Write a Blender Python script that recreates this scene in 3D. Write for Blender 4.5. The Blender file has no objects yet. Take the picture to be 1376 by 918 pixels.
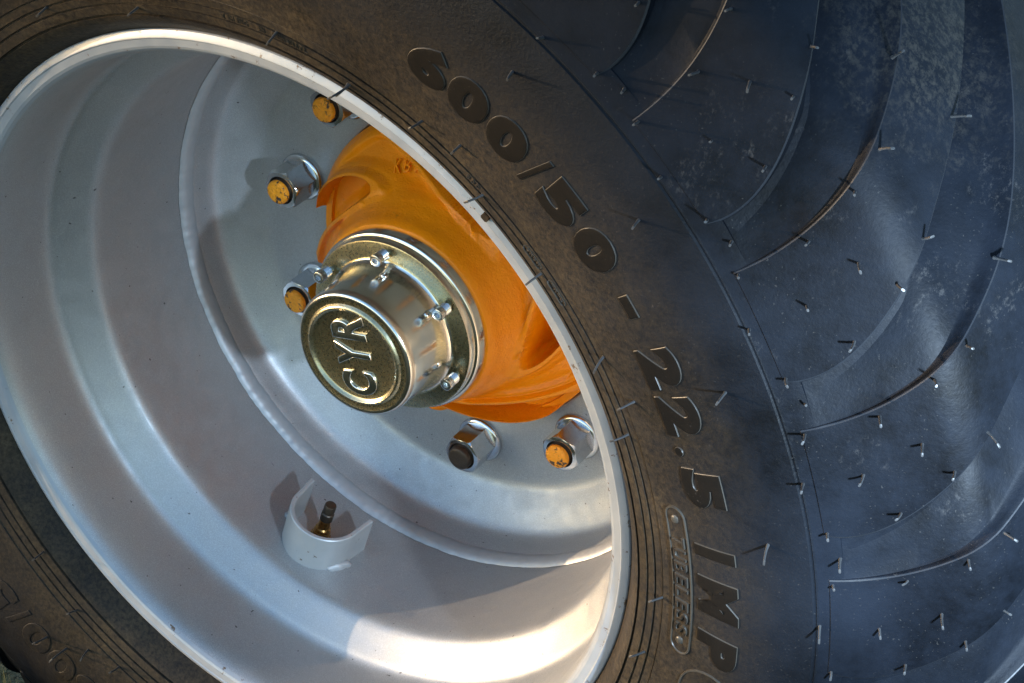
import bpy, bmesh, math, random
from mathutils import Vector, Matrix, Quaternion
random.seed(7)
R = math.radians
PI = math.pi
C = bpy.context.scene.collection
SC = bpy.context.scene

# ------------------------------------------------------------------ frame
# Wheel frame: x right, y up, z along the axle towards the viewer; z = 0 is the
# plane of the outer rim lip.  World: X = x, Y = -(z + HALF), Z = y + HC.
HC = 0.575
HALF = 0.254
def W(x, y, z):
    return Vector((x, -(z + HALF), y + HC))
def Wd(x, y, z):
    return Vector((x, -z, y))
def cyl(r, ph, z):
    return W(r * math.cos(ph), r * math.sin(ph), z)
def smooth(a, b, x):
    t = min(1.0, max(0.0, (x - a) / (b - a)))
    return t * t * (3 - 2 * t)
def interp(x, xs, ys):
    if x <= xs[0]: return ys[0]
    for i in range(len(xs) - 1):
        if x <= xs[i + 1]:
            return ys[i] + (ys[i + 1] - ys[i]) * (x - xs[i]) / (xs[i + 1] - xs[i])
    return ys[-1]

# ------------------------------------------------------------------ camera
cam = bpy.data.cameras.new('camera')
cam.lens = 68.02
cam.sensor_width = 36
cam.clip_start = 0.02
cam.clip_end = 500
co = bpy.data.objects.new('camera', cam)
C.objects.link(co)
right = Wd(0.84692, 0.0, -0.53171)
up = Wd(-0.28895, 0.83945, -0.46024)
back = Wd(0.44635, 0.54343, 0.71095)
pos = W(0.7673, 0.82081, 0.88357)
co.matrix_world = Matrix(((right.x, up.x, back.x, pos.x), (right.y, up.y, back.y, pos.y),
                          (right.z, up.z, back.z, pos.z), (0, 0, 0, 1)))
SC.camera = co

# ------------------------------------------------------------------ light
SUN = Wd(-0.875, 0.135, 0.465).normalized()
elev = math.asin(SUN.z)
az = math.atan2(SUN.x, SUN.y)
world = bpy.data.worlds.new('World')
SC.world = world
world.use_nodes = True
wn = world.node_tree.nodes
sky = wn.new('ShaderNodeTexSky')
sky.sky_type = 'NISHITA'
sky.sun_disc = False
sky.sun_elevation = elev
sky.sun_rotation = az % (2 * PI)
sky.air_density = 1.0
sky.dust_density = 0.6
sky.ozone_density = 2.0
world.node_tree.links.new(sky.outputs[0], wn['Background'].inputs[0])
wn['Background'].inputs[1].default_value = 0.15
sl = bpy.data.lights.new('sun', 'SUN')
sl.energy = 1.05
sl.angle = R(0.5)
sl.color = (1.0, 0.70, 0.42)
so = bpy.data.objects.new('sun', sl)
C.objects.link(so)
so.rotation_euler = SUN.to_track_quat('Z', 'Y').to_euler()
# the photographer's hand-held flash, right of the frame and close to the tread: it is
# what throws the second, cool set of hard shadows across the tread and into the rim
fl = bpy.data.lights.new('photo_flash', 'SPOT')
fl.energy = 18.0
fl.spot_size = R(80)
fl.spot_blend = 1.0
fl.shadow_soft_size = 0.018
fl.color = (0.60, 0.79, 1.0)
fo = bpy.data.objects.new('photo_flash', fl)
C.objects.link(fo)
fo.location = W(0.82, 0.29, 0.335)
fo.rotation_euler = (fo.location - W(0.56, 0.13, -0.10)).to_track_quat('Z', 'Y').to_euler()
SC.view_settings.view_transform = 'Standard'
SC.view_settings.look = 'None'
SC.view_settings.gamma = 1
SC.view_settings.exposure = 2.12

# ------------------------------------------------------------------ materials
class Mat:
    def __init__(s, name):
        s.m = bpy.data.materials.new(name)
        s.m.use_nodes = True
        s.n = s.m.node_tree.nodes
        s.l = s.m.node_tree.links
        s.b = s.n['Principled BSDF']
        s.tc = s.n.new('ShaderNodeTexCoord')
        s.geo = s.n.new('ShaderNodeNewGeometry')
        s.coord = 'Object'
    def set(s, **k):
        for a, v in k.items():
            s.b.inputs[a.replace('_', ' ')].default_value = v
        return s
    def noise(s, scale, detail=4, rough=0.55, stretch=None):
        t = s.n.new('ShaderNodeTexNoise')
        t.inputs['Scale'].default_value = scale
        t.inputs['Detail'].default_value = detail
        t.inputs['Roughness'].default_value = rough
        src = s.geo.outputs['Position'] if s.coord == 'World' else s.tc.outputs['Object']
        if stretch:
            mp = s.n.new('ShaderNodeMapping')
            mp.inputs['Scale'].default_value = stretch
            s.l.new(src, mp.inputs[0]); src = mp.outputs[0]
        s.l.new(src, t.inputs['Vector'])
        return t.outputs['Fac']
    def ramp(s, fac, stops):
        r = s.n.new('ShaderNodeValToRGB')
        els = r.color_ramp.elements
        while len(els) < len(stops): els.new(0.5)
        for e, (p, c) in zip(els, stops):
            e.position = p
            e.color = (c, c, c, 1) if isinstance(c, (int, float)) else (*c, 1)
        s.l.new(fac, r.inputs[0])
        return r.outputs[0]
    def mix(s, fac, a, b):
        m = s.n.new('ShaderNodeMix')
        m.data_type = 'RGBA'
        for i, v in ((0, fac), (6, a), (7, b)):
            if isinstance(v, (int, float)): m.inputs[i].default_value = v
            elif isinstance(v, tuple): m.inputs[i].default_value = (*v, 1)
            else: s.l.new(v, m.inputs[i])
        return m.outputs[2]
    def math(s, op, a, b):
        m = s.n.new('ShaderNodeMath'); m.operation = op
        for i, v in ((0, a), (1, b)):
            if isinstance(v, (int, float)): m.inputs[i].default_value = v
            else: s.l.new(v, m.inputs[i])
        return m.outputs[0]
    def color(s, c):
        if isinstance(c, tuple): s.b.inputs['Base Color'].default_value = (*c, 1)
        else: s.l.new(c, s.b.inputs['Base Color'])
        return s
    def rough(s, v):
        s.l.new(v, s.b.inputs['Roughness']); return s
    def bump(s, h, strength=0.3, dist=0.001, chain=None):
        b = s.n.new('ShaderNodeBump')
        b.inputs['Strength'].default_value = strength
        b.inputs['Distance'].default_value = dist
        s.l.new(h, b.inputs['Height'])
        if chain is not None: s.l.new(chain, b.inputs['Normal'])
        s.l.new(b.outputs[0], s.b.inputs['Normal'])
        return b.outputs[0]

DIRT = (0.445, -0.170, 0.955)
def rubber(name, base, dust, dust_amt, rmin, rmax, spec=0.5, bump=0.25, scuff=0.0, sun_tint=None, dirt=False):
    m = Mat(name)
    m.coord = 'World'
    big = m.noise(9, 5, 0.6)
    fine = m.noise(420, 3, 0.6)
    c = m.mix(m.math('MULTIPLY', m.ramp(big, [(0.35, 0.0), (0.72, 1.0)]), dust_amt), base, dust)
    if sun_tint:
        # the sun's warm fall-off painted in brown, fading from lower side wall to shoulder
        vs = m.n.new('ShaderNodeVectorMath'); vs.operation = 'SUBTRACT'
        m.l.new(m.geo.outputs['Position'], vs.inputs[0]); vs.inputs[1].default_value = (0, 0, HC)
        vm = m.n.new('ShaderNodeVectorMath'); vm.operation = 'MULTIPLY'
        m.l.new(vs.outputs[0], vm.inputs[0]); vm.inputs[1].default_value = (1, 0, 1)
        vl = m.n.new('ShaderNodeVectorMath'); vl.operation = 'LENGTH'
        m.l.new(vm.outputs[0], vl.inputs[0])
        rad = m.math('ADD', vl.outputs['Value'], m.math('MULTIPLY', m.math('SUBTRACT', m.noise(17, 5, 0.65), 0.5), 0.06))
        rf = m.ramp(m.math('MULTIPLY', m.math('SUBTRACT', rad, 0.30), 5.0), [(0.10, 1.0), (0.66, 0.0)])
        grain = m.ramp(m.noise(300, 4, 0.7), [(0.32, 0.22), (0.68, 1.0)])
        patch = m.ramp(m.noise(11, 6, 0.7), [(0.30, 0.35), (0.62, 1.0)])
        c = m.mix(m.math('MULTIPLY', m.math('MULTIPLY', rf, grain), patch), c, sun_tint)
    sp = m.ramp(m.noise(620, 1, 0.5), [(0.70, 0.0), (0.76, 1.0)])
    sp = m.math('MULTIPLY', sp, m.ramp(m.noise(23, 3), [(0.42, 0.0), (0.62, 1.0)]))
    c = m.mix(m.math('MULTIPLY', sp, 0.22), c, (0.13, 0.12, 0.105))
    mid = m.ramp(m.noise(48, 6, 0.75), [(0.35, 0.0), (0.70, 1.0)])
    c = m.mix(m.math('MULTIPLY', mid, 0.45), c, dust)
    streak = m.ramp(m.noise(60, 5, 0.7, stretch=(1, 1, 0.2)), [(0.55, 0.0), (0.78, 1.0)])
    c = m.mix(m.math('MULTIPLY', streak, 0.25), c, tuple(min(1, x * 2.6) for x in base))
    if scuff:
        s1 = m.ramp(m.noise(14, 6, 0.7), [(0.56, 0.0), (0.66, 1.0)])
        s2 = m.ramp(m.noise(330, 5, 0.8, stretch=(1, 0.5, 0.6)), [(0.52, 0.0), (0.66, 1.0)])
        c = m.mix(m.math('MULTIPLY', m.math('MULTIPLY', s1, s2), scuff), c, (0.20, 0.185, 0.17))
    if dirt:
        # dried dirt rubbed on to the lug at the upper right
        dv = m.n.new('ShaderNodeVectorMath'); dv.operation = 'DISTANCE'
        m.l.new(m.geo.outputs['Position'], dv.inputs[0]); dv.inputs[1].default_value = DIRT
        dm = m.ramp(m.math('ADD', m.math('MULTIPLY', dv.outputs['Value'], 7.5), m.math('MULTIPLY', m.math('SUBTRACT', m.noise(60, 6, 0.75), 0.5), 1.1)), [(0.22, 1.0), (0.60, 0.0)])
        dn = m.ramp(m.noise(260, 7, 0.8, stretch=(1, 1, 0.6)), [(0.46, 0.0), (0.60, 1.0)])
        c = m.mix(m.math('MULTIPLY', m.math('MULTIPLY', dm, dn), 0.5), c, (0.058, 0.053, 0.045))
    m.color(c)
    m.rough(m.ramp(m.math('ADD', m.math('MULTIPLY', big, 0.7), m.math('MULTIPLY', fine, 0.3)), [(0.3, rmin), (0.7, rmax)]))
    m.set(Specular_IOR_Level=spec)
    n1 = m.bump(m.noise(26, 3, 0.5), 0.07, 0.004)
    m.bump(fine, bump, 0.0006, n1)
    return m.m

M_SIDE = rubber('sidewall_rubber', (0.0009, 0.0012, 0.0017), (0.0086, 0.0112, 0.0165), 0.8, 0.44, 0.62, 0.14, 0.55, sun_tint=(0.084, 0.062, 0.037))
M_TREAD = rubber('tread_rubber', (0.0009, 0.0012, 0.0018), (0.0098, 0.0132, 0.0205), 0.85, 0.46, 0.64, 0.10, 0.32, 0.18)
M_LUG = rubber('lug_rubber', (0.0009, 0.0012, 0.0018), (0.0098, 0.0132, 0.0205), 0.85, 0.46, 0.64, 0.10, 0.32, 0.18, dirt=True)
M_LETTER = rubber('letter_face_rubber', (0.0055, 0.0050, 0.0046), (0.011, 0.009, 0.0075), 0.4, 0.40, 0.52, 0.15, 0.15)
M_EDGE = rubber('glint_edge_rubber', (0.035, 0.031, 0.026), (0.07, 0.062, 0.050), 0.6, 0.32, 0.45, 0.5, 0.1)  # lighter rubber colour paints the glint along raised edges
M_HAIR = rubber('vent_hair_rubber', (0.034, 0.035, 0.037), (0.07, 0.07, 0.07), 0.5, 0.35, 0.5, 0.4, 0.05)

def silver_paint():
    m = Mat('silver_paint')
    big = m.noise(7, 5, 0.6)
    c = m.mix(m.ramp(big, [(0.3, 0.0), (0.7, 1.0)]), (0.325, 0.332, 0.343), (0.385, 0.39, 0.397))
    fl_ = m.noise(1500, 2, 0.5)
    c = m.mix(m.math('MULTIPLY', m.ramp(fl_, [(0.45, 0.0), (0.68, 1.0)]), 0.55), c, (0.58, 0.59, 0.60))
    grime = m.math('MULTIPLY', m.ramp(m.noise(16, 7, 0.72), [(0.60, 0.0), (0.80, 1.0)]), 0.4)
    c = m.mix(grime, c, (0.29, 0.275, 0.255))
    specks = m.math('MULTIPLY', m.ramp(m.noise(240, 1), [(0.775, 0.0), (0.79, 1.0)]), 0.8)
    c = m.mix(specks, c, (0.06, 0.05, 0.045))
    m.color(c)
    m.set(Metallic=0.65, Coat_Weight=0.12, Coat_Roughness=0.14)
    m.rough(m.ramp(m.noise(70, 5), [(0.3, 0.40), (0.7, 0.52)]))
    n1 = m.bump(m.noise(60, 4, 0.55), 0.06, 0.003)
    m.bump(fl_, 0.22, 0.0004, n1)
    return m.m
M_SILVER = silver_paint()

def lip_paint():
    m = Mat('lip_paint')
    c = m.mix(m.ramp(m.noise(30, 5), [(0.3, 0.0), (0.7, 1.0)]), (0.29, 0.325, 0.375), (0.37, 0.40, 0.44))
    chips = m.ramp(m.noise(75, 6, 0.75), [(0.615, 0.0), (0.65, 1.0)])
    c = m.mix(chips, c, (0.13, 0.085, 0.05))
    m.color(c)
    m.set(Metallic=0.2, Coat_Weight=0.3, Coat_Roughness=0.25)
    m.rough(m.ramp(m.noise(60, 4), [(0.3, 0.34), (0.7, 0.5)]))
    m.bump(m.noise(120, 5), 0.25, 0.001)
    return m.m
M_LIP = lip_paint()

def weld_mat():
    m = Mat('painted_weld')
    m.color(m.mix(m.noise(80, 5), (0.32, 0.33, 0.345), (0.44, 0.445, 0.455)))
    m.set(Metallic=0.4, Roughness=0.5)
    m.bump(m.noise(200, 5), 0.3, 0.0012)
    return m.m
M_WELD = weld_mat()

def orange_paint():
    m = Mat('orange_paint')
    c = m.mix(m.ramp(m.noise(30, 5), [(0.3, 0.0), (0.75, 1.0)]), (0.84, 0.245, 0.0015), (0.90, 0.29, 0.002))
    g = m.ramp(m.noise(55, 6, 0.7), [(0.66, 0.0), (0.76, 1.0)])
    c = m.mix(m.math('MULTIPLY', g, 0.6), c, (0.22, 0.07, 0.012))
    m.color(c)
    m.set(Coat_Weight=0.12, Coat_Roughness=0.1, Specular_IOR_Level=0.25)
    m.rough(m.ramp(m.noise(70, 4), [(0.3, 0.28), (0.7, 0.42)]))
    n1 = m.bump(m.noise(130, 5, 0.65), 0.35, 0.003)
    m.bump(m.noise(520, 3), 0.25, 0.0008, n1)
    return m.m
M_ORANGE = orange_paint()

def stud_paint():
    m = Mat('stud_end_paint')
    m.coord = 'World'
    c = m.mix(m.ramp(m.noise(110, 5, 0.7), [(0.54, 0.0), (0.58, 1.0)]), (0.86, 0.31, 0.006), (0.045, 0.025, 0.015))
    m.color(c)
    m.set(Roughness=0.45)
    m.bump(m.noise(260, 5), 0.9, 0.003)
    return m.m
M_STUD = stud_paint()
def dark_steel():
    m = Mat('oily_dark_steel')
    m.color(m.mix(m.noise(200, 4), (0.028, 0.022, 0.018), (0.085, 0.06, 0.04)))
    m.set(Metallic=0.5, Roughness=0.42)
    m.bump(m.noise(400, 4), 0.4, 0.001)
    return m.m
M_DARK = dark_steel()

def metal(name, a, b, rmin, rmax, scale=40, bump=0.15, rust=0.0):
    m = Mat(name)
    c = m.mix(m.ramp(m.noise(scale, 5, 0.65), [(0.3, 0.0), (0.7, 1.0)]), a, b)
    if rust:
        c = m.mix(m.math('MULTIPLY', m.ramp(m.noise(scale * 2.2, 6, 0.7), [(0.58, 0.0), (0.7, 1.0)]), rust), c, (0.16, 0.09, 0.045))
    m.color(c)
    m.set(Metallic=1.0)
    m.rough(m.ramp(m.noise(scale * 3, 5), [(0.3, rmin), (0.7, rmax)]))
    n1 = m.bump(m.noise(scale * 1.6, 4), bump, 0.0012)
    m.bump(m.noise(900, 2), bump * 0.7, 0.0003, n1)
    return m.m
M_CAP = metal('yellow_zinc', (0.64, 0.63, 0.58), (0.73, 0.72, 0.68), 0.13, 0.22, 22, 0.05)
M_CAPFACE = metal('yellow_zinc_face', (0.40, 0.36, 0.235), (0.45, 0.405, 0.27), 0.24, 0.32, 150, 0.12)
M_ZINC = metal('bright_zinc', (0.50, 0.52, 0.54), (0.62, 0.63, 0.64), 0.12, 0.22, 120, 0.04, 0.40)
M_SCREW = metal('zinc_screw', (0.55, 0.57, 0.58), (0.72, 0.73, 0.73), 0.18, 0.30, 150, 0.1)
M_BRASS = metal('brass', (0.50, 0.27, 0.08), (0.66, 0.40, 0.14), 0.22, 0.38, 150, 0.15, 0.35)
def guard_paint():
    m = Mat('guard_paint')
    c = m.mix(m.noise(60, 5), (0.36, 0.375, 0.385), (0.45, 0.46, 0.465))
    c = m.mix(m.ramp(m.noise(90, 6, 0.75), [(0.64, 0.0), (0.68, 1.0)]), c, (0.16, 0.12, 0.09))
    m.color(c); m.set(Metallic=0.35, Roughness=0.42)
    m.bump(m.noise(160, 4), 0.2, 0.001)
    return m.m
M_GUARD = guard_paint()

# ------------------------------------------------------------------ object helpers
def mesh_obj(name, verts, faces, mats, parent=None, sharp=35, face_mats=None, smooth_shade=True):
    me = bpy.data.meshes.new(name)
    me.from_pydata([tuple(v) for v in verts], [], faces)
    me.update()
    for mt in (mats if isinstance(mats, (list, tuple)) else [mats]):
        me.materials.append(mt)
    if face_mats:
        me.polygons.foreach_set('material_index', face_mats)
    if smooth_shade:
        me.polygons.foreach_set('use_smooth', [True] * len(me.polygons))
        me.set_sharp_from_angle(angle=R(sharp))
    o = bpy.data.objects.new(name, me)
    C.objects.link(o)
    o.parent = parent
    return o
def bm_obj(name, bm, mats, parent=None, sharp=35):
    me = bpy.data.meshes.new(name)
    bm.normal_update()
    bm.to_mesh(me); bm.free()
    for mt in (mats if isinstance(mats, (list, tuple)) else [mats]):
        me.materials.append(mt)
    me.polygons.foreach_set('use_smooth', [True] * len(me.polygons))
    me.set_sharp_from_angle(angle=R(sharp))
    o = bpy.data.objects.new(name, me)
    C.objects.link(o)
    o.parent = parent
    return o
def revolve(name, prof, mats, parent, n=256, sharp=30, mat_of=None, flip=False, closed=False):
    verts, faces, fm = [], [], []
    for (r, z) in prof:
        for i in range(n):
            verts.append(cyl(r, 2 * PI * i / n, z))
    m = len(prof)
    for j in range(m - 1):
        for i in range(n):
            a, b = j * n + i, j * n + (i + 1) % n
            f = (a, b, b + n, a + n)
            faces.append(f[::-1] if flip else f)
            fm.append(mat_of(j) if mat_of else 0)
    return mesh_obj(name, verts, faces, mats, parent, sharp, fm)
def empty(name, loc):
    o = bpy.data.objects.new(name, None)
    o.location = loc
    o.empty_display_size = 0.1
    C.objects.link(o)
    return o
def instance(src, name, mat, parent):
    o = bpy.data.objects.new(name, src)
    C.objects.link(o)
    o.parent = parent
    o.matrix_local = mat
    return o

# ------------------------------------------------------------------ ground
def ground_mat():
    m = Mat('meadow_soil')
    c = m.mix(m.ramp(m.noise(3.0, 6), [(0.35, 0.0), (0.65, 1.0)]), (0.045, 0.055, 0.020), (0.085, 0.070, 0.035))
    c = m.mix(m.ramp(m.noise(60, 5, 0.7), [(0.4, 0.0), (0.7, 1.0)]), c, (0.035, 0.032, 0.016))
    m.color(c); m.set(Roughness=0.9)
    m.bump(m.noise(80, 6), 0.8, 0.02)
    return m.m
g = 60.0
ground = mesh_obj('ground', [(-g, -g, 0), (g, -g, 0), (g, g, 0), (-g, g, 0)], [(0, 1, 2, 3)], ground_mat())
ground['kind'] = 'structure'

# ------------------------------------------------------------------ wheel root
wheel = empty('trailer_wheel', (0, 0, 0))
wheel['label'] = 'silver dished steel wheel with orange hub and wide black tyre, seen close up'
wheel['category'] = 'wheel'

# ------------------------------------------------------------------ tyre profile
# side wall, rim lip outwards
SIDE = [(0.286, -0.045), (0.2925, -0.020), (0.2990, -0.0100), (0.3040, -0.0035), (0.3085, 0.0040), (0.3140, 0.0113),
        (0.3180, 0.0146), (0.3186, 0.0150), (0.3190, 0.0128), (0.3204, 0.0128), (0.3208, 0.0160), (0.3235, 0.0171),
        (0.3271, 0.0184), (0.3275, 0.0171), (0.3285, 0.0171), (0.3289, 0.0189), (0.3339, 0.0206), (0.3343, 0.0193),
        (0.3353, 0.0193), (0.3357, 0.0211), (0.3412, 0.0228), (0.3417, 0.0226), (0.3422, 0.0238), (0.3432, 0.0241),
        (0.3520, 0.0268), (0.3620, 0.0298), (0.3720, 0.0323), (0.3820, 0.0344), (0.3920, 0.0360), (0.4020, 0.0370),
        (0.4120, 0.0373), (0.4220, 0.0369), (0.4320, 0.0357), (0.4420, 0.0338), (0.4495, 0.0316), (0.4503, 0.0304),
        (0.4511, 0.0302), (0.4518, 0.0307)]
S_SR = [p[0] for p in SIDE[23:]]
S_SZ = [p[1] for p in SIDE[23:]]
def side_z(r): return interp(r, S_SR, S_SZ)
# shoulder and tread: the angle of the normal from the axle against the arc length s
AS = [0, .03, .06, .085, .1, .115, .14, .18, .26, .34]
AA = [R(a) for a in (24.27, 24.08, 21.15, 20.98, 39.5, 60.28, 61.0, 79.42, 89.7, 90.0)]
NS = 340
DS = 0.34 / NS
PR, PZ = [0.451], [0.031]
for i in range(NS):
    a = interp((i + 0.5) * DS, AS, AA)
    PR.append(PR[-1] + DS * math.cos(a)); PZ.append(PZ[-1] - DS * math.sin(a))
def tread(s):
    i = min(NS - 1, max(0, int(s / DS))); t = s / DS - i
    return PR[i] + (PR[i + 1] - PR[i]) * t, PZ[i] + (PZ[i + 1] - PZ[i]) * t, interp(s, AS, AA)
def off(s, d):          # point of the profile pushed inwards by d
    r, z, a = tread(s)
    return r - d * math.sin(a), z - d * math.cos(a)
def groove(s):          # how deep the groove floor lies under the lug tops
    return interp(s, [0.0178, 0.0186, 0.04, 0.07, 0.10, 0.13, 0.18, 0.25, 0.34],
                  [0.0, 0.0018, 0.0048, 0.0092, 0.0150, 0.0210, 0.0270, 0.0300, 0.0300])
prof = list(SIDE)
s = 0.002
while s < 0.34:
    prof.append(off(s, groove(s)))
    s += 0.004 if s > 0.022 or s < 0.0175 else 0.0006
back_side = [(r, -2 * HALF - z) for (r, z) in reversed(prof) if r > 0.30]
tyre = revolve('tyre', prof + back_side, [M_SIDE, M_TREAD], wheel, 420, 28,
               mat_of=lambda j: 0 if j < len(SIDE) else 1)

# ------------------------------------------------------------------ tread lugs
PITCH = 2 * PI / 28
CU = (0.9111, -0.1251, 0.3159, -0.1451, 0.0232)
CL = (0.8365, -0.0312, 0.0792, -0.0080, 0.0001)
def edge(c, s):
    def f(x): return sum(c[i] * x ** i for i in range(5))
    x = 10 * s
    if x > 2.1:
        d = (f(2.1) - f(2.09)) / 0.01
        return f(2.1) + d * (x - 2.1)
    return f(x)
def build_lug():
    rows = []
    s = 0.0088
    svals = [s + 0.0006 * 0]
    v = 0.0092
    while v < 0.30:
        svals.append(v); v += 0.0045
    NI = 10
    def row(s, sink=0.0):
        r, z, a = tread(s)
        lo = edge(CU, s) - PITCH
        hi = edge(CL, s)
        d = max(groove(s), 0.0007) + 0.0015
        pts = []
        for dx, dp in ((-0.22 * d, d), (-0.13 * d, 0.78 * d), (-0.07 * d - 0.0004, 0.42 * d), (-0.0003, 0.0010), (0.0010, 0.0)):
            pts.append((lo + dx / r, dp if dx < 0 else 0.0))
        w = hi - lo
        for i in range(1, NI):
            t = i / NI
            pts.append((lo + w * t, -0.0005 * math.sin(PI * t)))
        q = interp(s, [0.085, 0.15], [0.10, 0.75])
        gw = (edge(CU, s) - hi) * r          # groove width
        k = 0.42 * d                          # height of the lower wall, the rest is a ramp
        for dx, dp in ((-0.0009, 0.0), (-0.0001, 0.0006), (0.45 * k * q + 0.0003, 0.40 * k), (0.95 * k * q + 0.0004, 0.80 * k), (1.5 * k * q + 0.0012, k),
                       (0.42 * gw + 0.3 * k, k + 0.28 * (d - k)), (0.70 * gw + 0.2 * k, k + 0.66 * (d - k)), (0.93 * gw, d)):
            pts.append((hi + dx / r, dp))
        out = []
        for ph, dp in pts:
            rr, zz = off(s, min(dp, d) + sink - 0.0006)
            out.append(cyl(rr, ph, zz))
        return out
    rows.append(row(0.0086, 0.0030))
    rows.append(row(0.0088, 0.0004))
    for sv in svals[1:]:
        rows.append(row(sv))
    rows.append(row(svals[-1] + 0.004, 0.03))
    n = len(rows[0])
    verts = [p for rw in rows for p in rw]
    faces = []
    for j in range(len(rows) - 1):
        for i in range(n - 1):
            a = j * n + i
            faces.append((a, a + n, a + n + 1, a + 1))
    return verts, faces
lv, lf = build_lug()
M_LUGEDGE = rubber('lug_edge_glint', (0.012, 0.014, 0.018), (0.028, 0.030, 0.034), 0.8, 0.38, 0.5, 0.25, 0.2)  # highlight on the lug bevels, put into a lighter colour
NROW = 5 + 9 + 8
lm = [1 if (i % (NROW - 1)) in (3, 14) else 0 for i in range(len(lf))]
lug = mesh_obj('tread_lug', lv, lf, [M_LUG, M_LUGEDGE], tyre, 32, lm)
AX = W(0, 0, 0)
def spin(ang):          # rotation about the axle, counter-clockwise seen from outside
    rot = Matrix.Rotation(ang, 4, Wd(0, 0, 1))
    return Matrix.Translation(AX) @ rot @ Matrix.Translation(-AX)
for k in range(1, 28):
    instance(lug.data, 'tread_lug', spin(-k * PITCH), tyre)

# ------------------------------------------------------------------ lettering
def text_raw(ch, offset=0.0, extr=0.05, bev=0.02):
    cu = bpy.data.curves.new('glyph', 'FONT')
    cu.body = ch
    cu.offset = offset
    cu.extrude = extr
    cu.bevel_depth = bev
    cu.bevel_resolution = 1
    cu.resolution_u = 6
    ob = bpy.data.objects.new('glyph', cu)
    C.objects.link(ob)
    dg = bpy.context.evaluated_depsgraph_get()
    me = bpy.data.meshes.new_from_object(ob.evaluated_get(dg))
    bpy.data.objects.remove(ob)
    bpy.data.curves.remove(cu)
    bm = bmesh.new()
    bm.from_mesh(me)
    bpy.data.meshes.remove(me)
    bmesh.ops.remove_doubles(bm, verts=bm.verts, dist=1e-5)
    # keep the upper half only
    bmesh.ops.delete(bm, geom=[f for f in bm.faces if f.normal.z < -0.3], context='FACES')
    return bm
def bounds(bm):
    xs = [v.co.x for v in bm.verts]; ys = [v.co.y for v in bm.verts]; zs = [v.co.z for v in bm.verts]
    return min(xs), max(xs), min(ys), max(ys), min(zs), max(zs)
def cut(bm, nx, ny):
    x0, x1, y0, y1, _, _ = bounds(bm)
    for n, lo, hi, ax in ((nx, x0, x1, 0), (ny, y0, y1, 1)):
        for i in range(1, n):
            c = [0, 0, 0]; c[ax] = lo + (hi - lo) * i / n
            d = [0, 0, 0]; d[ax] = 1
            bmesh.ops.bisect_plane(bm, geom=bm.verts[:] + bm.edges[:] + bm.faces[:], plane_co=c, plane_no=d)
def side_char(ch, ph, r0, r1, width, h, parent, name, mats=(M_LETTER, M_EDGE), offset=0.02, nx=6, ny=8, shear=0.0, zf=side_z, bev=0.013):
    """one raised character on the side wall, its top outwards, centred at the angle ph"""
    bm = text_raw(ch, offset, 0.03, bev)
    x0, x1, y0, y1, z0, z1 = bounds(bm)
    for v in bm.verts:
        v.co.x = (v.co.x - (x0 + x1) / 2) / (x1 - x0) * width
        v.co.y = (v.co.y - y0) / (y1 - y0) * (r1 - r0)
        v.co.x += shear * (v.co.y - (r1 - r0) / 2)
        v.co.z = (v.co.z - z0) / (z1 - z0)
    cut(bm, nx, ny)
    bm.normal_update()
    for f in bm.faces:
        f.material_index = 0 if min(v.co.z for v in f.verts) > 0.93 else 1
    rm = (r0 + r1) / 2
    for v in bm.verts:
        r = r0 + v.co.y
        p = ph - v.co.x / rm
        hh = -0.0008 + v.co.z * (h + 0.0008)
        sl_ = (zf(r + 0.001) - zf(r - 0.001)) / 0.002
        nl = math.hypot(1, sl_)
        v.co = cyl(r - sl_ / nl * hh, p, zf(r) + hh / nl)
    return bm_obj(name, bm, list(mats), parent, 40)
BIG = [('6', 62.7, 0.0292), ('0', 58.1, 0.0292), ('0', 53.35, 0.0292), ('/', 49.75, 0.0115), ('5', 46.2, 0.0285), ('0', 41.2, 0.0292),
       ('-', 35.4, 0.0155), ('2', 29.2, 0.028), ('2', 24.4, 0.028), ('.', 20.7, 0.0065), ('5', 17.0, 0.028),
       ('I', 10.0, 0.0085), ('M', 4.9, 0.0292), ('P', -1.3, 0.024)]
for ch, deg, wd in BIG:
    r0, r1 = 0.3725, 0.4025
    if ch == '-': r0, r1 = 0.3830, 0.3910
    if ch == '.': r0, r1 = 0.3735, 0.3800
    nm = {'/': 'raised_slash', '-': 'raised_dash', '.': 'raised_point'}.get(ch, 'raised_digit' if ch.isdigit() else 'raised_letter')
    side_char(ch, R(deg), r0, r1, wd, 0.0011, tyre, nm, offset=0.055 if ch not in '-./' else 0.0)
# second size marking, mostly beyond the frame at the lower left
for ch, deg, wd in (('6', -120.5, 0.0292), ('0', -125.1, 0.0292), ('0', -129.8, 0.0292), ('/', -133.4, 0.0115), ('5', -137, 0.027), ('0', -141.8, 0.0292)):
    side_char(ch, R(deg), 0.3725, 0.4025, wd, 0.0007, tyre, 'raised_digit' if ch != '/' else 'raised_slash', mats=(M_SIDE, M_SIDE), offset=0.025)

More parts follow.
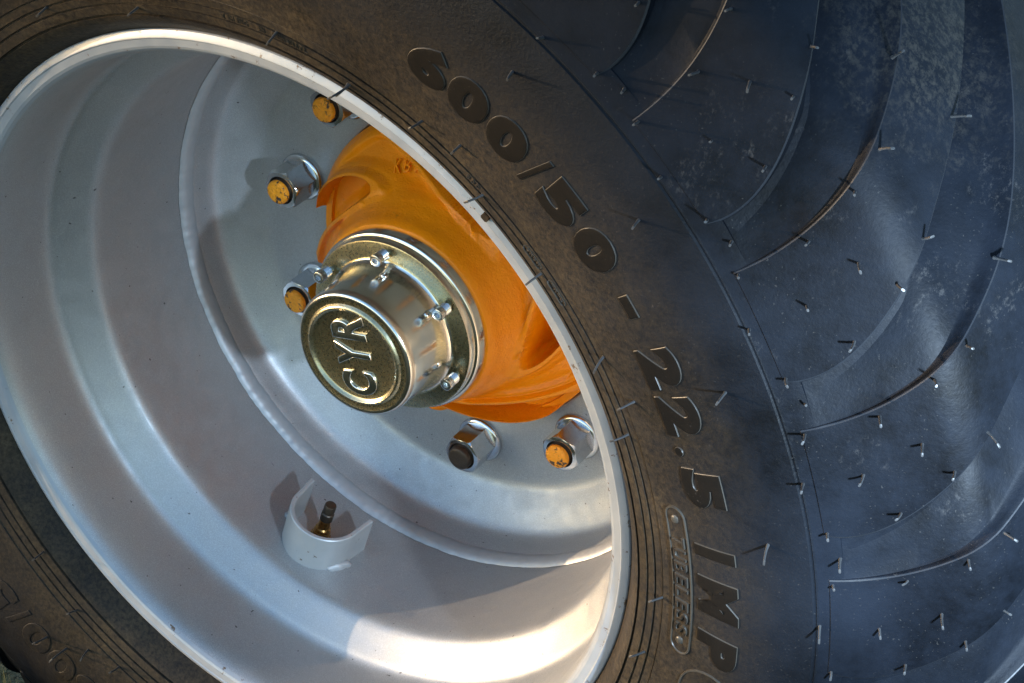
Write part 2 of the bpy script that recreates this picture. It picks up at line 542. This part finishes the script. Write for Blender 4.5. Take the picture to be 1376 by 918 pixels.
def ring_outline(ph0, ph1, r0, r1, h, wline, name, parent, zf=side_z, n=40, mats=None, plate=0.0):
    """a pill-shaped raised line (and flat plate inside) on the side wall"""
    rm = (r0 + r1) / 2; hw = (r1 - r0) / 2
    L = abs(ph0 - ph1) * rm / 2 - hw
    pc = (ph0 + ph1) / 2
    path = []
    for i in range(13):
        a = -PI / 2 + PI * i / 12
        path.append((L + hw * math.cos(a), hw * math.sin(a), math.cos(a), math.sin(a)))
    for i in range(1, 12):
        path.append((L - 2 * L * i / 12, hw, 0, 1))
    for i in range(13):
        a = PI / 2 + PI * i / 12
        path.append((-L + hw * math.cos(a), hw * math.sin(a), math.cos(a), math.sin(a)))
    for i in range(1, 12):
        path.append((-L + 2 * L * i / 12, -hw, 0, -1))
    verts, faces, fm = [], [], []
    sec = ((wline, -0.0008), (wline * 0.45, h), (-wline * 0.45, h), (-wline, plate - 0.0002))
    m = len(path); ns = len(sec)
    for (x, y, nx_, ny_) in path:
        for (o_, hh) in sec:
            xx, yy = x + nx_ * o_, y + ny_ * o_
            verts.append(cyl(rm + yy, pc - xx / rm, zf(rm + yy) + hh))
    for i in range(m):
        for j in range(ns - 1):
            a, b = i * ns + j, ((i + 1) % m) * ns + j
            faces.append((a, b, b + 1, a + 1)); fm.append(1)
    if plate > 0:
        # plate grid, two strips across
        base = len(verts)
        for (x, y, nx_, ny_) in path:
            for t in (1.0, 0.5, 0.0):
                xx = x if abs(x) <= L else math.copysign(L + (abs(x) - L) * t, x)
                yy = y * t
                verts.append(cyl(rm + yy, pc - xx / rm, zf(rm + yy) + plate))
        for i in range(m):
            for j in range(2):
                a, b = base + i * 3 + j, base + ((i + 1) % m) * 3 + j
                faces.append((a, a + 1, b + 1, b)); fm.append(0)
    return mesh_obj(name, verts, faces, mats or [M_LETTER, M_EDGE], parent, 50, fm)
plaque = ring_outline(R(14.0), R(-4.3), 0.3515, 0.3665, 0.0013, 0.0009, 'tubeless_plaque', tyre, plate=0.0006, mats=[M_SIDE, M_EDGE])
TUB = 'TUBELESS'
pf = lambda r: side_z(r) + 0.0006
for i, ch in enumerate(TUB):
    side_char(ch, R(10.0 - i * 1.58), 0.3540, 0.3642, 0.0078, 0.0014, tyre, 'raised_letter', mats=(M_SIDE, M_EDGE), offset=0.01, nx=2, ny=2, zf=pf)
def rivet(ph, r, parent):
    bm = bmesh.new()
    bmesh.ops.create_uvsphere(bm, u_segments=16, v_segments=8, radius=1)
    for v in bm.verts:
        q = v.co.copy()
        v.co = cyl(r + q.y * 0.0032, ph - q.x * 0.0032 / r, side_z(r) + 0.0004 + q.z * 0.0016)
    bm_obj('plaque_stud', bm, M_EDGE, parent, 60)
rivet(R(12.6), 0.3590, tyre); rivet(R(-2.7), 0.3590, tyre)
# the oval badge whose top edge just enters the frame
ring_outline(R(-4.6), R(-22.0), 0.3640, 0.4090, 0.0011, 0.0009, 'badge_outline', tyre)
# small bead markings
def bead_z(r): return interp(r, [p[0] for p in SIDE[10:24]], [p[1] for p in SIDE[10:24]])
def bead_text(txt, ph0, step, r0, r1, wd):
    for i, ch in enumerate(txt):
        if ch == ' ': continue
        side_char(ch, ph0 - i * step, r0, r1, wd, 0.0006, tyre, 'bead_mark', mats=(M_SIDE, M_EDGE), offset=0.0, nx=1, ny=1, zf=bead_z)
bead_text('800', R(54.2), R(0.72), 0.3296, 0.3332, 0.0030)
ring_outline(R(44.9), R(41.9), 0.3265, 0.3320, 0.0006, 0.0005, 'bead_oval', tyre, zf=bead_z)
bead_text('3020', R(44.3), R(0.62), 0.3275, 0.3310, 0.0026)
ring_outline(R(40.4), R(37.2), 0.3265, 0.3320, 0.0006, 0.0005, 'bead_oval', tyre, zf=bead_z)
bead_text('1016', R(39.7), R(0.62), 0.3275, 0.3310, 0.0026)
bead_text('TIMING', R(88.2), R(0.62), 0.3295, 0.3335, 0.0028)
bead_text('IN', R(83.4), R(0.62), 0.3295, 0.3335, 0.0028)
bead_text('ENNSMATL', R(81.3), R(0.62), 0.3295, 0.3335, 0.0028)

# ------------------------------------------------------------------ vent hairs
def hair_mesh(bend):
    verts, faces = [], []
    n, m = 6, 7
    for j in range(m):
        t = j / (m - 1)
        rad = 0.00128 - 0.00040 * smooth(0, 0.25, t) - 0.00015 * t
        for i in range(n):
            a = 2 * PI * i / n
            verts.append((rad * math.cos(a) + bend * t * t, rad * math.sin(a), t))
    for j in range(m - 1):
        for i in range(n):
            a, b = j * n + i, j * n + (i + 1) % n
            faces.append((a, b, b + n, a + n))
    faces.append(tuple(range((m - 1) * n, m * n)))
    me = bpy.data.meshes.new('vent_hair')
    me.from_pydata(verts, [], faces)
    me.materials.append(M_HAIR)
    me.polygons.foreach_set('use_smooth', [True] * len(me.polygons))
    return me
HAIRS = [hair_mesh(b) for b in (0.0, 0.0008, 0.0022)]
rh = random.Random(3)
def hair(r, ph, z, nr, nz, length, lean=0.16):
    n = Wd(nr * math.cos(ph), nr * math.sin(ph), nz)
    n = (n + Vector((rh.gauss(0, lean), rh.gauss(0, lean), rh.gauss(0, lean)))).normalized()
    q = n.to_track_quat('Z', 'Y') @ Quaternion((0, 0, 1), rh.uniform(0, 6.28))
    m = Matrix.Translation(cyl(r, ph, z) - n * 0.0012) @ q.to_matrix().to_4x4() @ Matrix.Diagonal((1, 1, length + 0.0012, 1))
    instance(rh.choice(HAIRS), 'vent_hair', m, tyre)
PAT = [(.0025, .533), (.011, .457), (.011, .379), (.0165, .419), (.038, .536), (.055, .478), (.055, .381), (.0745, .563),
       (.089, .523), (.0905, .410), (.112, .556), (.113, .434), (.163, .417), (.150, .500)]
for k in range(-4, 4):
    for s_, p_ in PAT:
        ph = p_ - k * PITCH + rh.uniform(-.002, .002)
        if not (-0.35 < ph < 1.35): continue
        r_, z_ = off(s_, -0.0003)
        a_ = tread(s_)[2]
        hair(r_, ph, z_, math.sin(a_), math.cos(a_), rh.choice((0.006, 0.0095, 0.011, 0.0125, 0.0135, 0.0145, 0.016)), 0.09)
for r_, deg, ln in ((.3345, 80.9, .013), (.3238, 71.2, .012), (.3238, 71.0, .018), (.341, 61.4, .0125), (.3501, 56.6, .009), (.3289, 51.8, .0125),
                    (.326, 41.4, .012), (.3403, 30.8, .0135), (.3515, 25.7, .0135), (.3329, 21.4, .0135), (.3417, 1.1, .0135), (.3321, -8.4, .014),
                    (.3253, 101.3, .010), (.3347, 115.7, .012), (.3331, -128.9, .013), (.3522, -123.8, .016), (.3423, -118.9, .013),
                    (.3683, -126.1, .022), (.3762, -129.0, .018), (.3230, -138.7, .018), (.4259, 56.4, .0125), (.4277, 41.6, .0145),
                    (.4251, 26.3, .0150), (.4258, 12.3, .0160), (.4255, -2.5, .014), (.4255, 71.5, .013), (.4255, 86.5, .013)):
    zz = side_z(r_) if r_ > .3432 else bead_z(r_)
    sl_ = 0.30 if r_ < .36 else (0.2 if r_ < .4 else -0.1)
    hair(r_, R(deg), zz, -sl_ / math.hypot(1, sl_), 1 / math.hypot(1, sl_), ln, 0.09)

# ------------------------------------------------------------------ rim
RIM = [(0.2920, -0.0200), (0.2995, -0.0115), (0.3022, -0.0075), (0.3033, -0.0058), (0.3032, -0.0036), (0.3026, -0.0026), (0.2988, -0.0008),
       (0.2976, -0.0006), (0.2966, -0.0014), (0.2958, -0.0016), (0.2912, -0.0026), (0.2892, -0.0038), (0.2872, -0.0064), (0.2854, -0.0098), (0.2840, -0.0145),
       (0.2831, -0.0210), (0.2828, -0.0300), (0.2826, -0.0400), (0.2824, -0.0540), (0.2822, -0.0630), (0.2817, -0.0672),
       (0.2808, -0.0705), (0.2795, -0.0730), (0.2783, -0.0746), (0.2772, -0.0757), (0.2760, -0.0768), (0.2745, -0.0785), (0.2700, -0.0835),
       (0.2650, -0.0890), (0.2605, -0.0936), (0.2577, -0.0968), (0.2560, -0.1000), (0.2552, -0.1040), (0.2549, -0.1100), (0.2550, -0.1400),
       (0.2555, -0.1800), (0.2558, -0.2150), (0.2560, -0.3900), (0.2600, -0.4000), (0.2780, -0.4200), (0.2860, -0.4400), (0.2870, -0.4900), (0.2930, -0.503), (0.3030, -0.508),
       (0.3000, -0.500), (0.2920, -0.490)]
rim = revolve('rim', RIM, [M_SILVER, M_LIP], wheel, 320, 17, mat_of=lambda j: 1 if j < 12 else 0, flip=True)

# weld bead between barrel and disc
def weld_ring():
    n, m = 1000, 9
    verts, faces = [], []
    rw = random.Random(11)
    wob = [rw.uniform(-1, 1) for _ in range(60)]
    def wv(t):
        x = t * 60; i = int(x) % 60; f = x - int(x); f = f * f * (3 - 2 * f)
        return wob[i] * (1 - f) + wob[(i + 1) % 60] * f
    for i in range(n):
        ph = 2 * PI * i / n
        rip = 0.00016 * math.sin(2 * PI * i / 6.0 + 1.2 * wv(i / n)) + 0.0003 * wv((i / n * 3.7) % 1)
        for j in range(m):
            a = PI * 0.08 + PI * 0.95 * j / (m - 1)
            rad = 0.0098 + rip
            # face turned to the axis and to the outside
            rr = 0.2556 - rad * 0.62 * math.sin(a) + 0.0012
            zz = -0.2145 + 0.0005 * wv((i / n * 2.1) % 1) + rad * math.cos(a)
            verts.append(cyl(rr, ph, zz))
    for i in range(n):
        for j in range(m - 1):
            a, b = i * m + j, ((i + 1) % n) * m + j
            faces.append((a, b, b + 1, a + 1))
    return mesh_obj('weld_bead', verts, faces, M_WELD, rim, 60)
weld_ring()

# ------------------------------------------------------------------ disc
DISC = [(0.2556, -0.2130), (0.2530, -0.2175), (0.2512, -0.2260), (0.2500, -0.2340), (0.2486, -0.2395), (0.2462, -0.2435), (0.2425, -0.2468),
        (0.2380, -0.2498), (0.2300, -0.2552), (0.2220, -0.2606), (0.2180, -0.2634), (0.2150, -0.2653), (0.2120, -0.2666), (0.2080, -0.2674), (0.2030, -0.2677),
        (0.1900, -0.2678), (0.1600, -0.2678), (0.1432, -0.2678), (0.1418, -0.2684), (0.1412, -0.2698), (0.1412, -0.285)]
disc = revolve('wheel_disc', DISC, [M_SILVER], wheel, 256, 40, flip=True)
def flat_text(txt, cx, cy, z, ang, size, h, parent, mat, name, sx=1.0, offset=0.0, bev=0.02, pitch=None):
    """raised characters on a plane of constant z; ang = reading direction"""
    ca, sa = math.cos(ang), math.sin(ang)
    n = len(txt)
    for i, ch in enumerate(txt):
        if ch == ' ': continue
        bm = text_raw(ch, offset, 0.03, bev)
        x0, x1, y0, y1, z0, z1 = bounds(bm)
        k = size / 0.70
        for v in bm.verts:
            u = (v.co.x - (x0 + x1) / 2) * k * sx + (i - (n - 1) / 2) * (pitch or size * 0.85)
            w = v.co.y * k - size / 2
            hh = -0.0003 + (v.co.z - z0) / (z1 - z0) * (h + 0.0003)
            v.co = W(cx + u * ca - w * sa, cy + u * sa + w * ca, z + hh)
        bm_obj(name, bm, mat, parent, 40)
def polar_xy(r, deg): return r * math.cos(R(deg)), r * math.sin(R(deg))
x_, y_ = polar_xy(0.1560, 184.0)
flat_text('120099.5', x_, y_, -0.2678, R(90 + 4), 0.0052, 0.0003, disc, M_WELD, 'stamped_mark', pitch=0.0046)
x_, y_ = polar_xy(0.1545, 262.0)
flat_text('- -- ----', x_, y_, -0.2678, R(262 - 270 + 0), 0.0040, 0.0002, disc, M_WELD, 'stamped_mark', pitch=0.0042)

# ------------------------------------------------------------------ wheel nuts
def nut_template():
    parts = {}
    def lathe(sec, n, hexa=None):
        verts, faces = [], []
        for (r, z) in sec:
            for i in range(n):
                a = 2 * PI * i / n
                verts.append((r * math.cos(a), r * math.sin(a), z))
        for j in range(len(sec) - 1):
            for i in range(n):
                a, b = j * n + i, j * n + (i + 1) % n
                faces.append((a, b, b + n, a + n))
        faces.append(tuple((len(sec) - 1) * n + i for i in range(n)))
        return verts, faces
    # hexagon with chamfered corners: radius limited by the hexagon and by a cone
    verts, faces = [], []
    n = 72; af = 0.0158
    zs = [0.0, 0.0012, 0.018, 0.0225, 0.0240, 0.0253, 0.0262, 0.0267, 0.0270]
    for z in zs:
        for i in range(n):
            a = 2 * PI * i / n
            h = af / math.cos(((a + PI / 6) % (PI / 3)) - PI / 6)
            cone = 0.0160 + (0.0270 - z) * 1.15 if z > 0.02 else 1
            r = min(h * (1 - 0.012 * (1 if z == 0 else 0)), cone)
            if z == 0.0270: r = min(r, 0.0152)
            verts.append((r * math.cos(a), r * math.sin(a), z))
    for rr, z in ((0.0128, 0.0272), (0.0116, 0.0262), (0.0112, 0.0230)):
        for i in range(n):
            a = 2 * PI * i / n
            verts.append((rr * math.cos(a), rr * math.sin(a), z))
    for j in range(len(zs) + 2):
        for i in range(n):
            a, b = j * n + i, j * n + (i + 1) % n
            faces.append((a, b, b + n, a + n))
    parts['nut'] = (verts, faces)
    parts['washer'] = lathe([(0.0212, 0.0), (0.0215, 0.0010), (0.0214, 0.0030), (0.0205, 0.0042), (0.0185, 0.0050), (0.0150, 0.0055)], 48)
    # threaded stud with a worn rounded end
    sec = []
    for i in range(9):
        z = 0.020 + i * 0.0011
        sec.append((0.0110 if i % 2 == 0 else 0.0104, z))
    sec = [(r_, z_ - 0.0012) for r_, z_ in sec] + [(0.0108, 0.0290), (0.0106, 0.0296)]
    parts['stud'] = lathe(sec, 40)
    parts['end'] = lathe([(0.0107, 0.0292), (0.0108, 0.0312), (0.0103, 0.0324), (0.0088, 0.0331), (0.0050, 0.0333), (0.0012, 0.0330)], 40)
    return parts
NP = nut_template()
def me_from(name, vf, mat, sharp=30):
    o = mesh_obj(name, vf[0], vf[1], mat, None, sharp)
    me = o.data
    bpy.data.objects.remove(o)
    return me
ME_NUT = me_from('wheel_nut', NP['nut'], M_ZINC, 25)
ME_WASH = me_from('washer', NP['washer'], M_ZINC, 40)
ME_STUD = me_from('stud', NP['stud'], M_DARK, 40)
ME_END = me_from('stud_end', NP['end'], M_STUD, 50)
ME_END2 = me_from('stud_end', NP['end'], M_DARK, 50)
def axis_frame(x, y, z, roll):
    ex, ey, ez = Wd(1, 0, 0), Wd(0, 1, 0), Wd(0, 0, 1)
    p = W(x, y, z)
    m = Matrix(((ex.x, ey.x, ez.x, p.x), (ex.y, ey.y, ez.y, p.y), (ex.z, ey.z, ez.z, p.z), (0, 0, 0, 1)))
    return m @ Matrix.Rotation(roll, 4, 'Z')
nut_rolls = [14, 41, 23, 8, 34, 12, 50, 3, 28, 44]
for i in range(10):
    deg = 131.3 + 36 * i - (1.0 if i in (4, 5) else 0)
    x, y = polar_xy(0.1712, deg)
    m = axis_frame(x, y, -0.2676 + 0.0042, R(nut_rolls[i]))
    nut = instance(ME_NUT, 'wheel_nut', m, wheel)
    for me, nm in ((ME_WASH, 'washer'), (ME_STUD, 'stud'), (ME_END2 if i == 4 else ME_END, 'stud_end')):
        o = bpy.data.objects.new(nm, me); C.objects.link(o); o.parent = nut
        if nm == 'washer': o.location = (0, 0, -0.0042)
        if nm == 'stud_end': o.rotation_euler = (0, 0, i * 1.3)
    if i == 4: nut['label'] = 'wheel nut whose stud end is bare and dark'

# ------------------------------------------------------------------ hub
def hub_mesh():
    NR, NP_ = 96, 960
    r0, r1 = 0.0770, 0.1395
    RW = [0.0770, 0.0800, 0.0825, 0.0850, 0.0890, 0.0940, 0.1020, 0.1150, 0.1250, 0.1320, 0.1365, 0.1395]
    ZW = [-0.1755, -0.1762, -0.1810, -0.1910, -0.2010, -0.2085, -0.2165, -0.2275, -0.2350, -0.2400, -0.2445, -0.2500]
    verts, faces = [], []
    for j in range(NR + 1):
        r = r0 + (r1 - r0) * j / NR
        for i in range(NP_):
            ph = 2 * PI * i / NP_
            best = 9; side = 0
            for k in range(5):
                d = (math.degrees(ph) - (142 + 72 * k) + 180) % 360 - 180
                # pockets lean: their inner end is turned a little
                d2 = d - (r - 0.105) * 1050
                e = (abs(R(d2) * r / 0.0350) ** 2.4 + abs((r - 0.1185) / 0.0235) ** 2.4) ** (1 / 2.4)
                if e < best: best = e; side = d2
            zw = interp(r, RW, ZW)
            pocket = 1 - smooth(0.93, 1.02, best)
            ridge = smooth(0.99, 1.03, best) * (1 - smooth(1.20, 1.36, best))
            hollow = smooth(1.35, 1.8, best) * smooth(0.088, 0.100, r) * (1 - smooth(0.126, 0.134, r))
            wc = ((math.degrees(ph) - 178 - (r - 0.105) * 700) % 72) - 36
            rib = (1 - smooth(1.0, 3.2, abs(wc + 4))) * smooth(0.088, 0.098, r) * (1 - smooth(0.120, 0.134, r))
            zt = zw + (0.0085 * ridge - 0.0035) * smooth(0.088, 0.099, r) - 0.0060 * hollow + 0.0050 * rib
            # shelf running across the pocket
            zf = -0.2640 + 0.012 * (1 - smooth(0.094, 0.112, r)) + 0.003 * smooth(4, 14, side)
            z = zt * (1 - pocket) + zf * pocket
            if r > 0.1335: z = max(z, -0.2605)
            verts.append(cyl(r, ph, z))
    base = len(verts)
    for (r, z) in ((0.1402, -0.2510), (0.1402, -0.2900)):
        for i in range(NP_):
            ph = 2 * PI * i / NP_
            zz = verts[(NR) * NP_ + i]
            zc = -(zz.y + HALF)
            verts.append(cyl(r, ph, min(z, zc - 0.0012) if z > -0.28 else z))
    for j in range(NR + 2):
        for i in range(NP_):
            a, b = j * NP_ + i, j * NP_ + (i + 1) % NP_
            faces.append((a, a + NP_, b + NP_, b)[::-1])
    return verts, faces
hv, hf = hub_mesh()
hub = mesh_obj('hub', hv, hf, M_ORANGE, wheel, 50)
def hub_z(r): return interp(r, [0.094, 0.102, 0.115, 0.125], [-0.2115, -0.2225, -0.2345, -0.2420])
for i, ch in enumerate('VBK'):
    side_char(ch, R(100 + i * 5.2), 0.1035, 0.1125, 0.0065, 0.0007, hub, 'cast_letter', mats=(M_ORANGE, M_ORANGE), offset=0.0, nx=1, ny=2, zf=hub_z)

# ------------------------------------------------------------------ hub cap
CAP = [(0.0004, -0.1092), (0.0200, -0.1092), (0.0382, -0.1092), (0.0396, -0.1087), (0.0406, -0.1074), (0.0414, -0.1068), (0.0424, -0.1070), (0.0433, -0.1080),
       (0.0444, -0.1091), (0.0470, -0.1092), (0.0492, -0.1087), (0.0508, -0.1085), (0.0522, -0.1090), (0.0533, -0.1104), (0.0540, -0.1125), (0.0543, -0.1155), (0.0546, -0.1250),
       (0.0552, -0.1400), (0.0558, -0.1490), (0.0563, -0.1530), (0.0575, -0.1560), (0.0594, -0.1576), (0.0615, -0.1581), (0.0728, -0.1583), (0.0741, -0.1588),
       (0.0747, -0.1600), (0.0748, -0.1640), (0.0750, -0.1652), (0.0768, -0.1656), (0.0777, -0.1664), (0.0780, -0.1680), (0.0780, -0.1780)]
cap = revolve('hub_cap', CAP, [M_CAP, M_CAPFACE], wheel, 192, 40, mat_of=lambda j: 1 if (j < 10 or 21 <= j < 24) else 0, flip=True)
def cap_letters():
    ang = R(101)
    for ch, (cx, cy) in (('C', (0.0052, -0.0240)), ('Y', (0.0002, 0.0010)), ('R', (-0.0046, 0.0245))):
        bm = text_raw(ch, 0.012, 0.03, 0.035)
        x0, x1, y0, y1, z0, z1 = bounds(bm)
        ca, sa = math.cos(ang), math.sin(ang)
        for v in bm.verts:
            u = ((v.co.x - x0) / (x1 - x0) - 0.5) * 0.0215
            w = ((v.co.y - y0) / (y1 - y0) - 0.5) * 0.0335
            hh = -0.0004 + (v.co.z - z0) / (z1 - z0) * 0.0022
            v.co = W(cx + u * ca - w * sa, cy + u * sa + w * ca, -0.1092 + hh)
        bm_obj('embossed_letter', bm, M_CAP, cap, 60)
cap_letters()
def screw_mesh():
    verts, faces = [], []
    n = 36
    sec = [(0.0028, 0.0), (0.0028, 0.0035)]
    for i in range(5):
        z = 0.0032 + i * 0.0014
        sec += [(0.0047, z), (0.0041, z + 0.0007)]
    sec += [(0.0049, 0.0100), (0.0052, 0.0104), (0.0052, 0.0150), (0.0049, 0.0157), (0.0042, 0.0160)]
    for (r, z) in sec:
        for i in range(n):
            a = 2 * PI * i / n
            verts.append((r * math.cos(a), r * math.sin(a), z))
    hexr = 0.0025
    for z in (0.0160, 0.0126):
        for i in range(n):
            a = 2 * PI * i / n
            h = hexr / math.cos(((a + PI / 6) % (PI / 3)) - PI / 6)
            verts.append((h * math.cos(a), h * math.sin(a), z))
    m = len(sec) + 2
    for j in range(m - 1):
        for i in range(n):
            a, b = j * n + i, j * n + (i + 1) % n
            faces.append((a, b, b + n, a + n))
    faces.append(tuple((m - 1) * n + i for i in range(n)))
    return verts, faces
ME_SCREW = me_from('cap_screw', screw_mesh(), M_SCREW, 30)
for i in range(6):
    x, y = polar_xy(0.0668, (91, 149.5, 211, 271, -22.0, 33.5)[i])
    instance(ME_SCREW, 'cap_screw', axis_frame(x, y, -0.1584, 0.4 * i), cap)
# small pressed dimples in front of each screw
def dimple():
    bm = bmesh.new()
    bmesh.ops.create_uvsphere(bm, u_segments=14, v_segments=8, radius=1)
    return bm
for deg in (84, 36.0, -10.0):
    bm = dimple()
    r = 0.0552
    for v in bm.verts:
        q = v.co.copy()
        v.co = cyl(r + q.z * 0.0022, R(deg) + q.x * 0.0034 / r, -0.1455 + q.y * 0.0034)
    bm_obj('cap_rivet', bm, M_CAP, cap, 60)

# ------------------------------------------------------------------ valve and its guard
def guard():
    pc = R(-107.9); z0 = -0.1462
    rad = 0.0325; th = 0.0042
    path = []
    for i in range(5):
        t = i / 4
        path.append((-rad - 0.0018 * (1 - t), z0 - 0.021 * (1 - t), -1, 0))
    for i in range(1, 24):
        a = PI - PI * i / 24
        path.append((rad * math.cos(a), z0 + rad * math.sin(a), math.cos(a), math.sin(a)))
    for i in range(5):
        t = i / 4
        path.append((rad + 0.0018 * t, z0 - 0.021 * t, 1, 0))
    verts, faces = [], []
    for (u, z, nu, nz) in path:
        for (o_, rr) in ((0.0, 0.2562), (0.0, 0.2165), (-0.0008, 0.2157), (-th + 0.0008, 0.2157), (-th, 0.2165), (-th, 0.2562)):
            uu, zz = u + nu * o_, z + nz * o_
            # straight pipe wall: offset sideways, not along the arc
            ph = pc + math.atan2(uu, rr) * 1.0
            rq = math.hypot(rr, uu) if rr < 0.25 else 0.2562
            ph = pc + math.asin(max(-1, min(1, uu / rq)))
            verts.append(cyl(rq, ph, zz))
    ns = 6
    for i in range(len(path) - 1):
        for j in range(ns - 1):
            a, b = i * ns + j, (i + 1) * ns + j
            faces.append((a, b, b + 1, a + 1))
    faces.append(tuple(range(ns)))
    e0 = (len(path) - 1) * ns
    faces.append(tuple(range(e0 + ns - 1, e0 - 1, -1)))
    return mesh_obj('valve_guard', verts, faces, M_GUARD, rim, 40)
gd = guard()
bm = bmesh.new()
bmesh.ops.recalc_face_normals(bm, faces=bm.faces); bm.free()
def blob_weld(pc, zc, su, sz, sr, name):
    bm = bmesh.new()
    bmesh.ops.create_icosphere(bm, subdivisions=3, radius=1)
    rr = random.Random(5)
    for v in bm.verts:
        q = v.co.copy()
        k = 1 + 0.10 * math.sin(9 * q.x + 3 * q.z) + rr.uniform(-.03, .03)
        u = q.x * su * k; zz = q.y * sz * k; h = q.z * sr * k
        # laid along a slanted line
        uu = u * 0.54 + zz * 0.84; z2 = u * -0.84 + zz * 0.54
        v.co = cyl(0.2553 - h, pc + uu / 0.255, zc + z2)
    return bm_obj(name, bm, M_WELD, rim, 60)
blob_weld(R(-101.2), -0.1345, 0.0125, 0.0046, 0.0060, 'tack_weld')
blob_weld(R(-115.9), -0.1490, 0.0050, 0.0040, 0.0040, 'tack_weld')
def valve():
    # local frame: +Z points to the axis (radially inwards)
    ph = R(-108.2); zc = -0.1485
    p = cyl(0.2560, ph, zc)
    inward = Wd(-math.cos(ph), -math.sin(ph), 0)
    tilt = (inward + Wd(0, 0, -0.06)).normalized()
    q = tilt.to_track_quat('Z', 'Y')
    m = Matrix.Translation(p) @ q.to_matrix().to_4x4()
    def lathe(sec, n=32):
        v, f = [], []
        for (r, z) in sec:
            for i in range(n):
                a = 2 * PI * i / n
                v.append((r * math.cos(a), r * math.sin(a), z))
        for j in range(len(sec) - 1):
            for i in range(n):
                a, b = j * n + i, j * n + (i + 1) % n
                f.append((a, b, b + n, a + n))
        f.append(tuple((len(sec) - 1) * n + i for i in range(n)))
        return v, f
    base = [(0.0098, 0.0), (0.0100, 0.004), (0.0092, 0.007), (0.0078, 0.009), (0.0076, 0.013), (0.0070, 0.0138), (0.0068, 0.0165), (0.0056, 0.018), (0.0050, 0.024), (0.0050, 0.0265), (0.0044, 0.0292)]
    me = me_from('valve_stem', lathe(base), M_BRASS, 30)
    st = instance(me, 'valve_stem', m, rim)
    capsec = [(0.0052, 0.0268), (0.0056, 0.0272), (0.0056, 0.0345), (0.0050, 0.0352), (0.0046, 0.0356), (0.0046, 0.0372), (0.0052, 0.0378), (0.0052, 0.0440), (0.0047, 0.0449), (0.0030, 0.0451)]
    mc = me_from('valve_cap', lathe(capsec), M_DARK, 30)
    instance(mc, 'valve_cap', m, rim)
valve()
# balance weight clip on the lip
bm = bmesh.new()
bmesh.ops.create_cube(bm, size=1)
bmesh.ops.bevel(bm, geom=bm.edges[:], offset=0.12, segments=2, affect='EDGES')
for v in bm.verts:
    q = v.co.copy()
    v.co = cyl(0.3015 + q.y * 0.0050, R(50.1) + q.x * 0.0055 / 0.3, 0.0004 + q.z * 0.0022)
bm_obj('lip_clip', bm, M_DARK, rim, 40)

# ------------------------------------------------------------------ grass in front of the tyre
def grass():
    m = Mat('grass_blades')
    c = m.mix(m.ramp(m.noise(18, 3), [(0.40, 0.0), (0.62, 1.0)]), (0.055, 0.085, 0.018), (0.22, 0.155, 0.060))
    m.color(c); m.set(Roughness=0.6)
    rg = random.Random(21)
    verts, faces = [], []
    for _ in range(5200):
        if rg.random() < 0.35:
            x = rg.gauss(-0.42, 0.07); z = rg.uniform(0.045, 0.17); h = rg.uniform(0.16, 0.262)
        else:
            x = rg.uniform(-1.6, 0.35); z = rg.uniform(0.05, 0.9); h = rg.uniform(0.06, 0.19)
        if x > -0.33: h = min(h, 0.20)
        a = rg.uniform(0, 2 * PI); lean = rg.uniform(0.05, 0.55) * h
        dx, dz = math.cos(a) * lean, abs(math.sin(a)) * lean * 0.6
        w = rg.uniform(0.0010, 0.0024)
        px, pz = -math.sin(a) * w, math.cos(a) * w
        b = len(verts)
        y0 = -HC - 0.003
        for t in (0.0, 0.45, 0.8):
            cx, cz, cy = x + dx * t * t, z + dz * t * t, y0 + h * (t - 0.15 * t * t * lean / h)
            k = 1 - t * 0.7
            verts.append(W(cx - px * k, cy, cz - pz * k)); verts.append(W(cx + px * k, cy, cz + pz * k))
        verts.append(W(x + dx, y0 + h * (1 - 0.15 * lean / h), z + dz))
        faces += [(b, b + 1, b + 3, b + 2), (b + 2, b + 3, b + 5, b + 4), (b + 4, b + 5, b + 6)]
    for _ in range(320):
        x = rg.uniform(-0.345, -0.252); z = rg.uniform(0.048, 0.075)
        h = 0.175 + 0.075 * min(1, (-0.252 - x) / 0.035) * rg.uniform(0.6, 1.1) + rg.uniform(0, 0.02)
        dx, dz = rg.uniform(-0.025, 0.012), rg.uniform(-0.005, 0.01)
        h += 0.012
        w = rg.uniform(0.0008, 0.0020); b = len(verts); y0 = -HC - 0.003
        for t in (0.0, 0.45, 0.8):
            k = w * (1 - t * 0.7)
            verts.append(W(x + dx * t * t - k, y0 + h * t, z + dz * t * t)); verts.append(W(x + dx * t * t + k, y0 + h * t, z + dz * t * t - k * 0.5))
        verts.append(W(x + dx, y0 + h, z + dz))
        faces += [(b, b + 1, b + 3, b + 2), (b + 2, b + 3, b + 5, b + 4), (b + 4, b + 5, b + 6)]
    o = mesh_obj('grass', verts, faces, m.m, None, 180)
    o['kind'] = 'stuff'
    o['label'] = 'tall green and dry grass in front of the tyre'
    o['category'] = 'grass'
grass()
